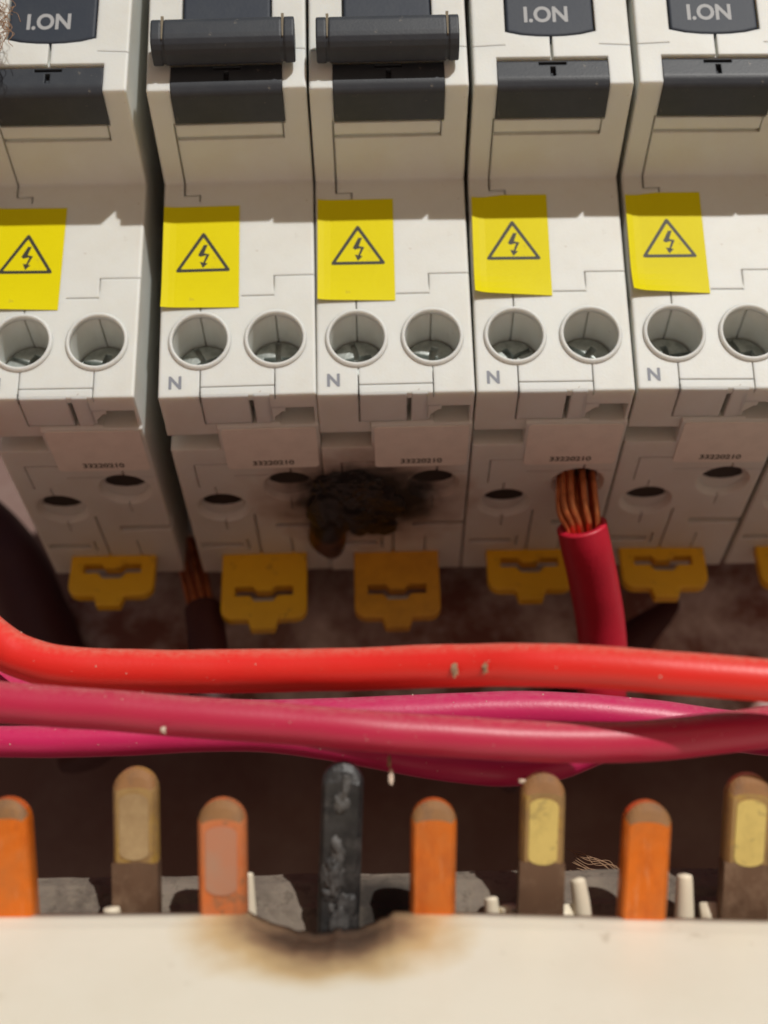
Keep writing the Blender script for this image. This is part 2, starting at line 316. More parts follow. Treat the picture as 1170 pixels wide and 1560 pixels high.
def port_slot(x, y, k=1.0): return [(x+2.6*k*math.cos(R(a)), y+2.45*k*math.sin(R(a))) for a in range(192, 350, 12)] + [(x+2.35*k, y+0.1), (x+1.4*k, y+0.65), (x, y+0.85), (x-1.4*k, y+0.65), (x-2.35*k, y+0.1)]
def build_body():
    bm = bmesh.new()
    prism(bm, [(yN(57), 57), (-19.1, 28.2), (-5.7, 27.7), (0, 0), (5.4, 0), (5.5, ZB), (39.9, ZB), (39.9, 57)], X, -HW, HW)
    bevel_bm(bm, 0.26, 2)
    me = to_mesh('breaker_body', bm)
    c = bmesh.new()
    box(c, -11, -2.9, 7.3, 9.8, -4, 3.2); box(c, -11, -2.9, 5.0, 7.35, -4, 0.001)   # pocket behind the lip, left
    box(c, 3.3, 8.5, 2.5, 5.3, -4, 3.2); box(c, 4.4, 8.5, 5.2, 5.45, -4, 3.0)           # pocket, right
    prism(c, TOGGLE, XZ, -30, -19.0)                                            # opening for the switch
    box(c, -6.28, 6.26, -30, -14.3, 26, 31.9)                                  # opening for the indicator
    for x, z in HOLES: cyl(c, (x, 0, z), 'Y', 3.15, -6, 9.5, 44)
    for x, y in PORTS:
        cyl(c, (x, y, 0), 'Z', 3.65, ZB-0.6, ZB+0.9, 40, 2.8)
        prism(c, port_slot(x, y), lambda u, v, w: (u, v, w), ZB+0.4, 6.0)
    me = boolean(me, c)
    c = bmesh.new()                                                             # joints between the moulded pieces
    G = 0.11
    def gx(x, y0, y1, z0, z1, g=G): box(c, x-g/2, x+g/2, y0, y1, z0, z1)
    gx(0, -24, yN(33)+0.7, 31.8, 35.0, 0.32)                                   # below the switch
    prism(c, [(-8.95, 33.3), (-5.2, 33.5), (-5.2, 33.58), (-8.95, 33.38)], XZ, -24, -19.9)
    prism(c, [(5.4, 33.5), (8.95, 33.3), (8.95, 33.38), (5.4, 33.58)], XZ, -24, -19.9)
    gx(-6.45, -14.6, -3, 26.1, 28.6, 0.2)                                      # long joint under the nose
    box(c, -6.5, -4.6, -8, -4.75, 26.0, 26.14)
    gx(-4.6, -8, -4.75, 25.2, 26.14, 0.14)
    box(c, -6.3, 5.9, -12.7, -12.15, 27.0, 28.4)                               # shadow gap below the indicator
    gx(5.95, -14.4, -12.15, 27.3, 28.6, 0.14)
    box(c, 0.4, 4.2, -5, yS(12.5)+0.3, 12.45, 12.57); gx(4.2, -5, yS(14)+0.25, 12.5, 15.05, 0.1); box(c, 4.2, 9.2, -5, yS(15)+0.25, 14.97, 15.07)
    gx(-4.3, -5, yS(11)+0.5, 9.9, 12.8, 0.13)
    for x, z in HOLES: gx(x, -6, 4.5, z+2.8, z+3.5, 0.16)                      # joint running down the bore
    gx(-4.2, -3, 1.2, -0.8, 4.0, 0.13); gx(4.25, -3, 0.8, -0.6, 4.0, 0.12)
    box(c, -4.2, 4.25, -3, 0.5, 1.12, 1.24)
    gx(-4.2, -1, 5.2, -1, 0.6, 0.15); box(c, -4.2, 1.3, 5.15, 5.3, -1, 0.6); box(c, 1.25, 1.75, 0.9, 5.3, -1, 2.2)
    T = 0.35                                                                    # how deep the joints run into the underside
    def gd(x, y0, y1, g=0.14, t=T): gx(x, D(y0), D(y1), -2, ZB+t, g)
    gd(5.0, 11.3, 14, 0.22, 0.6); gd(4.6, 17, 20.5); gd(-4.25, 22, 25)
    box(c, -6.6, -2.2, D(10.1), D(10.25), -3, ZB+T); gd(-6.6, 10.1, 15); gd(-4.6, 15, 18)
    box(c, -2, 8.9, D(12.6), D(12.72), -3, ZB+T)
    box(c, 2.2, 9.2, D(23.9), D(25.1), -3, ZB+1.8); box(c, -8.2, -2.6, D(28.4), D(29.5), -3, ZB+1.8)
    gd(-0.4, 21.5, 31.5, 0.3, 0.5); gd(3.9, 27.5, 33, 0.2); gd(-1.9, 27.6, 30.2, 0.35, 0.5)
    me = boolean(me, c)
    return me
me_body = build_body()

def clamp_shade_mesh():
    bm = bmesh.new()
    for x, y in PORTS: prism(bm, port_slot(x, y, 0.97), lambda u, v, w: (u, v, w), ZB+1.05, ZB+2.6)  # dark plate across each slot stands in for the port's shaded depth
    return to_mesh('terminal_clamp_shade', bm)
me_clamp_shade = clamp_shade_mesh()
def ring_mesh():
    bm = bmesh.new(); n = 48; prof = [(3.12, -0.3), (3.14, 0.28), (3.24, 0.40), (3.42, 0.40), (3.60, 0.2), (3.66, -0.3)]
    rows = []
    for r, o in prof: rows.append([bm.verts.new(Sf(r*math.cos(2*math.pi*k/n), 6.9+r*math.sin(2*math.pi*k/n), o)) for k in range(n)])
    rows.append(rows[0])
    for A, B in zip(rows, rows[1:]):
        for k in range(n): bm.faces.new((A[k], B[k], B[(k+1) % n], A[(k+1) % n]))
    return to_mesh('screw_collar', bm)
me_ring = ring_mesh()
def screw_mesh():
    bm = bmesh.new(); n = 40; rows = []
    for r, y in ((3.08, 1.2), (3.08, 0.15), (2.85, -0.12), (1.6, -0.35), (0.9, -0.4)):
        rows.append([bm.verts.new((r*math.cos(2*math.pi*k/n), y, r*math.sin(2*math.pi*k/n))) for k in range(n)])
    for A, B in zip(rows, rows[1:]):
        for k in range(n): bm.faces.new((A[k], B[k], B[(k+1) % n], A[(k+1) % n]))
    bm.faces.new(rows[0]); bm.faces.new(rows[-1])
    me = to_mesh('terminal_screw', bm)
    c = bmesh.new(); box(c, -2.7, 2.7, -1, 0.35, -0.32, 0.32); box(c, -0.42, 0.42, -1, 0.55, -1.7, 1.7)
    return boolean(me, c)
me_screw = screw_mesh()
def flap_mesh():
    bm = bmesh.new(); PF = [(0.10, 0.95), (-0.03, 0.10), (0.12, -0.07), (5.1, -0.10), (5.1, 0.25), (0.4, 0.5)]
    prism(bm, PF, X, -4.08, 1.22); prism(bm, PF, X, 1.78, 3.6)
    prism(bm, [(3.25, 0.9), (3.25, 5.1), (3.9, 5.1), (3.9, 4.3), (4.9, 3.2), (5.2, 3.3), (5.3, 2.4), (5.3, 0.9)], lambda u, v, w: (u, v, w), 0.02, 1.2)
    bevel_bm(bm, 0.08, 2)
    return to_mesh('terminal_flap', bm)
me_flap = flap_mesh()
def toggle_mesh():
    bm = bmesh.new(); po = [(x*0.965, 34.75+(z-34.6)*0.985) for x, z in TOGGLE]
    prism(bm, po, lambda u, v, w: (u, yN(v)+w, v), 0.05, 4.0); bevel_bm(bm, 0.25, 2)
    return to_mesh('toggle_switch', bm)
me_toggle = toggle_mesh()
def indicator_mesh():
    bm = bmesh.new(); prism(bm, [(yN(31.6)+0.1, 31.62), (yN(28.9)-0.1, 28.9), (-18.7, 28.02), (-14.5, 27.85), (-14.5, 31.62)], X, -6.26, 6.24)
    bmesh.ops.recalc_face_normals(bm, faces=bm.faces[:])
    es = [e for e in bm.edges if abs((e.verts[0].co-e.verts[1].co).normalized().x) > 0.9 and e.calc_face_angle(0) > R(20)]
    bmesh.ops.bevel(bm, geom=es, offset=0.35, segments=3, profile=0.5, affect='EDGES'); me = to_mesh('indicator_block', bm)
    c = bmesh.new(); prism(c, [(-1.55, 30.85), (1.55, 30.85), (1.55, 31.25), (-1.55, 31.25)], XZ, -23, -19.0)
    prism(c, [(-0.28, 29.3), (0.28, 29.3), (0.28, 30.6), (-0.28, 30.6)], XZ, -23, -18.9)
    return boolean(me, c)
me_ind = indicator_mesh()
def bar_mesh(zc, q):
    bm = bmesh.new(); po = []
    h, d = 1.95, 1.6                                         # half height, half depth
    for cx, cz, a0 in ((d-1.2, h-1.2, 0), (-d+1.0, h-1.0, 90), (-d+1.4, -h+1.4, 180), (d-0.6, -h+0.6, 270)):
        r = {0: 1.2, 90: 1.0, 180: 1.4, 270: 0.6}[a0]
        po += [(cx+r*math.cos(R(a0+i*22.5)), cz+r*math.sin(R(a0+i*22.5))) for i in range(5)]
    y0 = yN(zc)-q
    prism(bm, po, lambda u, v, w: (w, y0+u-0.2*v, zc+v), -6.55, 6.45)
    small = [(u*0.93, v*0.95) for u, v in po]
    for a, b in ((-7.95, -6.8), (6.7, 7.85)): prism(bm, po, lambda u, v, w: (w, y0+u-0.2*v, zc+v), a, b)
    prism(bm, small, lambda u, v, w: (w, y0+u-0.2*v, zc+v), -6.9, 6.8)
    bevel_bm(bm, 0.16, 2, 50)
    for x0 in (-4.9, 3.4): box(bm, x0, x0+1.5, y0+0.4, yN(zc)+3.0, zc+0.4, zc+2.0)
    return to_mesh('handle_bar', bm)
me_bar_down = bar_mesh(32.4, 2.3); me_bar_up = bar_mesh(46.0, 4.0)
def slot_dust_mesh(zc, q):
    bm = bmesh.new(); y0 = yN(zc)-q
    for x in (-6.68, 6.58):
        tri = [(-0.11, 1.9), (0.11, 1.9), (0.05, -1.1), (-0.05, -1.1)]
        prism(bm, tri, lambda u, v, w: (x+u*1.4, y0-1.61+0.08-0.2*v+w, zc+v), 0, 0.3)
    return to_mesh('slot_dust', bm)
me_slotdust = slot_dust_mesh(32.4, 2.3)

# warning label: a small sheet that lifts a little at its lower left corner
LW, LH = 9.0, 13.5
def label_off(u, v, k): return 0.05 + k*0.9*max(0, 1-(u/LW)*0.9)*max(0, 1-v/LH*3.2)**2 + k*0.35*max(0, 1-u/LW*5)**2
def label_mesh(k, cut):
    bm = bmesh.new(); nu, nv = 12, 16; g = []
    for j in range(nv+1):
        row = []
        for i in range(nu+1):
            u, v = LW*i/nu, LH*j/nv
            if cut and j == nv and i < 5: v -= 0.5*(1-i/5)
            row.append(bm.verts.new((u-LW, yS(v)-label_off(u, v, k), v)))
        g.append(row)
    for j in range(nv):
        for i in range(nu): bm.faces.new((g[j][i], g[j][i+1], g[j+1][i+1], g[j+1][i]))
    r = bmesh.ops.extrude_face_region(bm, geom=bm.faces[:]); vs = [e for e in r['geom'] if isinstance(e, bmesh.types.BMVert)]
    bmesh.ops.translate(bm, verts=vs, vec=(0, 0.06, 0))
    return to_mesh('warning_label', bm)
def sign_meshes(k):
    def P(u, v): return (u-LW, yS(v)-label_off(u, v, k)-0.012, v)
    cx, z0, z1, hw = 4.75, 4.75, 10.1, 3.3
    def tri(ins, r):
        # rounded triangle
        pts = [Vector((cx, z1-ins*2.0)), Vector((cx-hw+ins*1.72, z0+ins)), Vector((cx+hw-ins*1.72, z0+ins))]; out = []
        for i in range(3):
            p, a, b = pts[i], pts[i-1], pts[(i+1) % 3]
            da, db = (a-p).normalized(), (b-p).normalized()
            for t in range(5):
                s = t/4; q = (p+da*r)*(1-s)**2 + p*2*s*(1-s) + (p+db*r)*s*s; out.append(q)
        return out
    bm = bmesh.new(); A = tri(0.0, 0.45); B = tri(0.40, 0.16)
    # densify both outlines so they follow the sheet
    va = [bm.verts.new(P(*p)) for p in A]; vb = [bm.verts.new(P(*p)) for p in B]; n = len(A)
    for i in range(n): bm.faces.new((va[i], va[(i+1) % n], vb[(i+1) % n], vb[i]))
    t = to_mesh('triangle_mark', bm)
    bm = bmesh.new(); o = (cx, z0)
    for poly in ([(0.05, 3.55), (0.5, 3.55), (0.12, 2.45), (-0.62, 2.2)], [(-0.62, 2.2), (-0.35, 1.98), (0.75, 2.28), (0.12, 2.45)],
                 [(0.75, 2.28), (0.20, 1.05), (-0.02, 1.1), (0.34, 2.15)], [(0.55, 1.1), (-0.38, 1.32), (-0.02, 0.5)]):
        bm.faces.new([bm.verts.new(P(o[0]+a, o[1]+b)) for a, b in poly])
    return t, to_mesh('bolt_mark', bm)
label_set = {}
for k in (0.12, 0.45, 0.9): label_set[k] = (label_mesh(k, k > 0.5), *sign_meshes(k))

def sticker_mesh():
    bm = bmesh.new(); po = []
    for cx, cy, a0 in ((8.0, 10.5, 0), (-2.0, 10.5, 90), (-2.0, 3.6, 180), (8.0, 3.6, 270)):
        po += arc(cx, D(cy), 0.55, a0, a0+90, 4)
    prism(bm, po, lambda u, v, w: (u, v, w), ZB-0.11, ZB+0.02)
    return to_mesh('serial_sticker', bm)
me_sticker = sticker_mesh()
me_serial = text_mesh('serial_number', '33220210', lambda u, v: (0.55+u, D(10.35)-v, ZB-0.125), 5.0, 0.95, 0.03)
me_N = text_mesh('letter_mark', 'N', lambda u, v: Sf(-7.75+u, 1.0+v, 0.012), 1.45, 1.6, 0.035)
me_on = text_mesh('on_mark', 'I.ON', lambda u, v: (-2.9+u, yN(36.6+v)+0.035, 36.6+v), 5.0, 2.2, 0.03)

def clip_mesh(drop):
    bm = bmesh.new(); h = drop; w2 = 5.75
    po = [(-w2, 2.0), (-w2, -h+1.8)] + arc(-w2+1.7, -h+1.7, 1.7, 180, 270, 5)[1:] + [(-2.1, -h), (-1.7, -h-1.5), (1.5, -h-1.5), (1.9, -h)] + arc(w2-1.7, -h+1.7, 1.7, 270, 360, 5) + [(w2, 2.0)]
    prism(bm, po, XZ, 35.0, 36.6); bevel_bm(bm, 0.22, 2, 40); me = to_mesh('rail_clip', bm)
    c = bmesh.new(); s = -h+3.0
    prism(c, [(-3.9, s+1.9), (-3.9, s+0.5), (-1.9, s+0.5), (-1.2, s-0.35), (1.2, s-0.35), (1.9, s+0.5), (3.9, s+0.5), (3.9, s+1.9), (1.5, s+1.9), (1.0, s+1.2), (-1.0, s+1.2), (-1.5, s+1.9)], XZ, 34, 38)
    me = boolean(me, c)
    return me
def clip_spring_mesh(drop):
    bm = bmesh.new(); s = -drop+3.0
    prism(bm, [(-4.0, s-0.4), (4.0, s-0.4), (4.0, s+1.0), (-4.0, s+1.0)], XZ, 36.8, 37.3); return to_mesh('spring_plate', bm)
me_clip = {d: (clip_mesh(d), clip_spring_mesh(d)) for d in (6.6, 10.4)}

def add_part(name, me, material, parent):
    if material and not me.materials: me.materials.append(material)
    o = bpy.data.objects.new(name, me); C.objects.link(o); o.parent = parent
    if material and me.materials[0] != material:
        o.material_slots[0].link = 'OBJECT'; o.material_slots[0].material = material
    return o

def make_breaker(cx, on, label, drop, curl, lrot, lshift=(0, 0), dy=0.0, rz=0.0, clipmat='clip', has_label=True):
    b = empty('circuit_breaker', (cx, dy, 0)); b.rotation_euler.z = rz
    tag(b, label, 'circuit breaker', 'circuit breakers side by side')
    add_part('body', me_body, M['white'], b)
    add_part('terminal_clamp_shade', me_clamp_shade, M['clamp_shade'], b)
    add_part('terminal_flap', me_flap, M['white'], b)
    for x, z in HOLES:
        r = add_part('screw_collar', me_ring, M['white'], b); r.location = Vector((x, 0, 0))*S
        s = add_part('terminal_screw', me_screw, M['steel'], b); s.location = Vector((x, 3.0+random.uniform(-0.2, 0.5), z))*S; s.rotation_euler.y = random.uniform(0, 3.1)
    add_part('indicator_block', me_ind, M['dark'], b)
    t = add_part('toggle_switch', me_toggle, M['toggle'], b)
    if on: add_part('on_mark', me_on, M['print_on'], t)
    h = add_part('handle_bar', me_bar_up if on else me_bar_down, M['dark'], b)
    if not on: add_part('slot_dust', me_slotdust, M['dust'], h)
    if has_label:
        ml, mt, mb = label_set[curl]
        l = add_part('warning_label', ml, M['label'], b); l.location = Vector((0.15+lshift[0], yS(11.6+lshift[1]), 11.6+lshift[1]))*S
        l.rotation_euler.y = R(lrot)
        add_part('triangle_mark', mt, M['print_dark'], l); add_part('bolt_mark', mb, M['print_dark'], l)
    add_part('letter_mark', me_N, M['print'], b)
    st = add_part('serial_sticker', me_sticker, M['paper'], b); add_part('serial_number', me_serial, M['print_dark'], st)
    cm, cs = me_clip[drop]
    k = add_part('rail_clip', cm, M[clipmat], b); add_part('spring_plate', cs, M['zinc'], k)
    return b
br1 = make_breaker(-36.9, True, 'leftmost circuit breaker, switched on, standing apart beside the open gap', 6.6, 0.45, 0.5, (-0.6, -0.6)); br1.rotation_euler.y = R(-0.1)
br2 = make_breaker(-16.35, False, 'circuit breaker with lowered dark handle and its yellow clip pulled down, right of the gap', 10.4, 0.45, 0.0, (0, -0.6))
br3 = make_breaker(1.55, False, 'burnt circuit breaker with charred melted terminal and lowered dark handle', 10.4, 0.45, 0.3, (0.1, 0), clipmat='clip_scorched')
br4 = make_breaker(19.6, True, 'white circuit breaker with red copper cable entering its lower terminal', 6.6, 0.9, 0.3, (0.1, 0.3))
br5 = make_breaker(37.75, True, 'white circuit breaker switched on, right of the one with the red cable', 6.6, 0.9, -0.3, (0.1, 0.3))
br2.rotation_euler.y = R(-1.1); br3.rotation_euler.y = R(-0.6); br4.rotation_euler.y = R(0.1); br5.rotation_euler.y = R(0.8)
br6 = make_breaker(56.3, True, 'circuit breaker at the right edge, only its underside and clip showing', 6.6, 0.45, 0.0)

# melted lump on the burnt breaker
def char_mesh():
    bm = bmesh.new()
    def blob(px, py, rx, ry, rz, sub, amp, seed):
        b2 = bmesh.new(); bmesh.ops.create_icosphere(b2, subdivisions=sub, radius=1.0)
        c = at_height(px, py, ZB); c.x -= 1.55
        for v in b2.verts:
            n = v.co.normalized(); q = n*1.7+Vector((seed, seed*2, 0))
            f = 1+amp*noise.fractal(Vector((n.x, n.y, 0))*1.3+Vector((seed, seed*2, 0)), 1.0, 2.0, 3)
            P = Vector((n.x*rx*f, n.y*ry*f, seed)); crumb = 0.30*noise.noise(P*0.9)+0.16*noise.noise(P*2.2)+0.12*abs(noise.noise(P*4.5))
            v.co = Vector((c.x+P.x, c.y+P.y, ZB-0.05+n.z*rz-crumb*(1-abs(n.z) < 0.75)*0.8))
        off = len(bm.verts); m = [bm.verts.new(v.co) for v in b2.verts]; b2.verts.index_update()
        for f in b2.faces: bm.faces.new([m[v.index] for v in f.verts])
        b2.free()
    blob(540, 748, 5.2, 4.8, 0.42, 5, 0.40, 3.1); blob(500, 782, 2.7, 6.4, 0.8, 4, 0.26, 8.4)
    blob(580, 766, 3.0, 4.2, 0.36, 4, 0.36, 12.7); blob(528, 738, 3.6, 3.0, 0.5, 5, 0.40, 21.3)
    blob(560, 795, 3.2, 2.9, 0.5, 4, 0.45, 31.3); blob(532, 782, 3.6, 3.2, 0.62, 4, 0.40, 41.3)
    return to_mesh('charred_lump', bm)
o = finish('charred_lump', char_mesh(), M['char'], br3, True); o['label'] = 'black charred plastic lump over the burnt terminals'
def drip_mesh():
    bm = bmesh.new(); c = at_height(500, 815, ZB); c.x -= 1.55
    bmesh.ops.create_icosphere(bm, subdivisions=4, radius=1.0)
    for v in bm.verts:
        n = v.co.normalized(); f = 1+0.14*noise.noise(n*1.3)
        v.co = Vector((c.x+n.x*2.55*f, c.y+n.y*5.6*f, ZB+n.z*1.15*f))
    return to_mesh('melted_drip', bm)
finish('melted_drip', drip_mesh(), M['char_brown'], br3, True)

bm = bmesh.new(); prism(bm, [(-47, -17), (130, -17), (130, 60), (-47, 60)], XZ, 52, 54)
tag(obj('mounting_plate', bm, M['plate']), kind='structure')

# rail behind the breakers
bm = bmesh.new(); prism(bm, [(40.3, 6), (41.3, 6), (41.3, 12), (47, 12), (47, 36), (41.3, 36), (41.3, 42), (40.3, 42), (40.3, 35), (46, 35), (46, 13), (40.3, 13)], X, -46, 110)
tag(obj('mounting_rail', bm, M['zinc']), 'grey steel mounting rail running behind the circuit breakers', 'rail')

# ------------------------------------------------------------------ cables
def px_path(pts, y): return [at_depth(p[0], p[1], p[2] if len(p) > 2 else y) for p in pts]
def cable(name, pts, y, r, m, label, wob=0.03, px=True):
    """r is the half width in the photograph; the true radius follows from the distance"""
    P = px_path(pts, y); Z = [(p-CAM).dot(ROT @ Vector((0, 0, -1))) for p in P]; rr = [r*z/F for z in Z]
    def rad(t):
        f = t*(len(rr)-1); i = min(int(f), len(rr)-2); k = f-i; return rr[i]*(1-k)+rr[i+1]*k
    bm = bmesh.new(); tube(bm, P, rad if px else r, 28, 10, True, wob)
    return tag(obj(name, bm, M[m], None, True), label, 'cable')
cable('insulated_cable', [(-190, 700, 4), (-120, 840, 0), (-60, 926, -3), (0, 982, -4), (45, 1005, -4), (110, 1018, -4.2), (250, 1023, -4.5), (400, 1022, -5.5), (560, 1019, -7.5), (700, 1014, -10), (800, 1013, -12), (900, 1016, -13), (1000, 1023, -13.8), (1100, 1031, -14.3), (1170, 1037, -14.6), (1300, 1052, -15), (1500, 1070, -15)], 0, 33, 'red', 'bright red insulated cable, topmost of the bundle of cables')
cable('insulated_cable', [(-250, 1050, -9), (-100, 1061, -9), (0, 1070, -9), (150, 1081, -9), (300, 1093, -9), (450, 1104, -9), (570, 1114, -9), (680, 1122, -8.6), (800, 1129, -8.0), (900, 1131, -7.6), (1000, 1128, -7.4), (1100, 1117, -7.4), (1170, 1107, -7.4), (1300, 1085, -7.4), (1450, 1060, -7.4)], 0, 31.5, 'crimson', 'dusty crimson cable crossing in front of the pink cables')
cable('insulated_cable', [(-250, 980), (-100, 1020), (0, 1051), (100, 1075), (220, 1088), (350, 1096), (500, 1095), (650, 1089), (780, 1084), (880, 1087), (1000, 1098), (1110, 1113), (1250, 1130), (1400, 1150)], 4.5, 31, 'magenta', 'magenta cable running between the red and the crimson cable')
cable('insulated_cable', [(-250, 1124), (-100, 1128), (0, 1130), (100, 1130), (200, 1127), (300, 1122), (400, 1122), (500, 1134), (600, 1153), (700, 1169), (780, 1174), (850, 1164), (930, 1134), (1050, 1112), (1200, 1102)], 1.0, 24, 'magenta', 'lowest pink cable, sagging below the crimson cable')
cable('insulated_cable', [(1230, 780, 60), (1120, 865, 58), (1040, 920, 56), (960, 985, 54), (880, 1060, 52), (760, 1180, 50)], 55, 36, 'old_cable', 'dark blurred cable slanting down behind the breakers at the right', 0.05)
cable('insulated_cable', [(-140, 740, 50), (-40, 800, 50), (10, 850, 50), (50, 930, 50), (90, 1030, 50), (140, 1150, 50)], 55, 52, 'old_cable', 'dark red cable in the shade behind the leftmost breaker', 0.05)  # made wide and dark to cover the sunlit panel behind

# stripped cable in the fourth breaker
def stripped(pts_ins, r, pts_cu, nstr, m_ins, m_cu, label, rs, spread):
    e = empty('stripped_cable', pts_ins[-1])
    base = Vector(pts_ins[-1])
    bm = bmesh.new(); P = [Vector(p)-base for p in pts_ins]
    rings = tube(bm, P, r, 28, 8, False, 0.02)
    # open end with a wall thickness
    inner = []
    c = sum((v.co for v in rings[0]), Vector())/28
    for k in range(28): inner.append(bm.verts.new(c+(rings[0][k].co-c)*0.72))
    deep = [bm.verts.new(v.co+(P[1]-P[0]).normalized()*1.5) for v in inner]
    for k in range(28):
        j = (k+1) % 28
        bm.faces.new((rings[0][j], rings[0][k], inner[k], inner[j])); bm.faces.new((inner[j], inner[k], deep[k], deep[j]))
    bm.faces.new(deep); bm.faces.new(rings[-1])
    obj('insulation', bm, M[m_ins], e, True)
    for i in range(nstr):
        a = 2*math.pi*i/(nstr-3)+random.uniform(-0.2, 0.2); k = random.uniform(0.1, 0.45) if i >= nstr-3 else random.uniform(0.85, 1.08)
        bm = bmesh.new(); pts = []
        for t, p in enumerate(pts_cu):
            f = spread[t]; tw = 0.05*t
            pts.append(Vector(p)-base+Vector((math.cos(a+tw)*k*f*1.15, math.sin(a+tw)*k*f*0.75, 0)))
        tube(bm, pts, rs, 10, 6); obj('copper_strand', bm, M[m_cu], e, True)
    return tag(e, label, 'cable')
top = Vector((19.6+4.6, 18.3, 2.5))
stripped([at_depth(886, 801, 18.6), at_depth(893, 835, 21), at_depth(905, 890, 26), at_depth(914, 945, 31), at_depth(919, 1000, 35), at_depth(916, 1060, 38), at_depth(900, 1110, 42), at_depth(880, 1140, 48)], 3.1,
         [top, at_depth(879, 772, 18.0), at_depth(886, 800, 18.6), at_depth(890, 822, 20.2)], 13, 'maroon', 'copper', 'deep red cable with bare copper strands screwed into a breaker', 0.44, [1.8, 2.1, 1.75, 1.3])
stripped([at_depth(310, 930, 40), at_depth(314, 960, 39), at_depth(318, 1000, 38), at_depth(320, 1060, 37), at_depth(330, 1120, 40)], 2.6,
         [at_depth(284, 800, 44), at_depth(290, 840, 43), at_depth(300, 890, 41.5), at_depth(308, 930, 40), at_depth(311, 945, 39.5)], 11, 'old_cable', 'copper', 'dark cable with dull copper strands hanging behind the gap', 0.45, [1.2, 1.5, 1.5, 1.35, 1.1])

# ------------------------------------------------------------------ comb busbar
A = R(32)
UPc = Vector((0, -math.sin(A), math.cos(A))); NR = Vector((0, math.cos(A), math.sin(A)))
T0 = Vector((0, -2.1, -58.3))
comb = empty('comb_busbar', T0); tag(comb, 'cream comb busbar with upright copper pins and one burnt black pin', 'busbar')
PINS = [  # top x, base x, top y, width, row, material, label, spot material
    (8, 24, 1216, 68, -1, 'pin_copper', 'orange copper pin at the left edge', None),
    (206, 210, 1170, 66, 1, 'pin_brass', 'tall tarnished pin with yellow stain', 'spot_dull'),
    (338, 341, 1217, 72, -1, 'pin_pink', 'short pin with dull pink face', 'spot_pink'),
    (523, 514, 1162, 64, 1, 'pin_black', 'burnt black pin in the scorched notch', None),
    (661, 658, 1218, 69, -1, 'pin_copper', 'clean orange pin right of the burnt one', None),
    (828, 821, 1178, 66, 1, 'pin_brass', 'tall brown pin with yellow contact spot', 'spot'),
    (988, 975, 1221, 70, -1, 'pin_copper', 'bright orange pin with white glints', None),
    (1143, 1128, 1179, 66, 1, 'pin_brass', 'tall brown pin at the right edge', 'spot')]
for tx, bx, ty, wd, row, m, lab, sp in PINS:
    y_off = 1.9 if row > 0 else -1.3
    pl = T0 + NR*y_off
    a = on_plane(bx, 1440, pl, NR); b = on_plane(tx, ty, pl, NR)
    r = wd/2*((b-CAM).length*0.985/F)
    ax = (b-a); L = ax.length-r; ax.normalize(); sd = ax.cross(NR).normalized()
    if sd.x < 0: sd = -sd
    def outline(rr, topcut, z0=0.0):
        pts = [(-rr, z0), (-rr, L)]
        pts += [(rr*math.cos(R(180-15*i)), L+(rr-topcut)*math.sin(R(15*i))) for i in range(1, 12)]
        return pts+[(rr, L), (rr, z0)]
    bm = bmesh.new(); O = a - T0
    rows = []
    for rr, tc, dep in ((r, 0, 0.9), (r, 0, -0.25), (r-0.16, 0.5, -0.62), (r-0.4, 1.15, -0.9)):
        rows.append([bm.verts.new(O+sd*u+ax*v+NR*dep) for u, v in outline(rr, tc)])
    n = len(rows[0]); tipfaces = []
    for ri, (P_, Q_) in enumerate(zip(rows, rows[1:])):
        for k in range(n):
            j = (k+1) % n; f = bm.faces.new((P_[k], Q_[k], Q_[j], P_[j]))
            if ri > 0 and 2 <= k <= n-4: tipfaces.append(f)
    bm.faces.new(rows[0])
    # front face in two heights so that the brown foot is a band of its own
    bm.faces.new(rows[-1][::-1])
    for f in tipfaces: f.material_index = 1
    me = to_mesh('pin', bm); me.materials.append(M[m]); me.materials.append(M['pin_black' if m == 'pin_black' else 'pin_tip'])
    p = finish('pin', me, None, comb); p['label'] = lab
    if m == 'pin_black':
        bm = bmesh.new()
        for k in range(16):
            b2 = bmesh.new(); bmesh.ops.create_icosphere(b2, subdivisions=3, radius=1)
            u0, v0, sd_ = random.uniform(-0.55, 0.55)*r, random.uniform(1.5, L), random.uniform(0, 50)
            sx, sy, sz = random.uniform(0.3, 0.85), random.uniform(0.5, 1.9), random.uniform(0.08, 0.28)
            m_ = []
            for v in b2.verts:
                f = 1+0.6*noise.fractal(v.co*1.2+Vector((sd_, 0, 0)), 0.9, 2, 3); m_.append(bm.verts.new(O+sd*(u0+v.co.x*sx*f)+ax*(v0+v.co.y*sy*f)+NR*(-0.88-v.co.z*sz*f)))
            b2.verts.index_update()
            for f in b2.faces: bm.faces.new([m_[v.index] for v in f.verts])
            b2.free()
        obj('soot_crust', bm, M['ash'], p, True)
    if sp:
        bm = bmesh.new(); rs = r*0.66; Ls = 4.6; cz = L-1.2
        po = [(rs*math.cos(R(t)), cz+(0.55*rs*math.sin(R(t)) if True else 0)+(0.4 if t < 180 else -Ls+0.6)) for t in range(0, 360, 15)]
        def pr(u, v, w_): return O+sd*u+ax*v+NR*w_
        prism(bm, po, pr, -1.0, -0.88)
        obj('contact_spot', bm, M[sp], p)
    if row > 0 and m != 'pin_black':
        bm = bmesh.new(); zt = L-6.1 if sp == 'spot_dull' else L-5.6  # darker brown band over the lower part of the pin
        prism(bm, [(-r-0.05, 0), (r+0.05, 0), (r+0.05, zt-0.2), (0.3, zt), (-r-0.05, zt-0.1)], lambda u, v, w_: O+sd*u+ax*v+NR*w_, -0.96, 0.95)
        obj('pin_foot', bm, M['pin_base'], p)

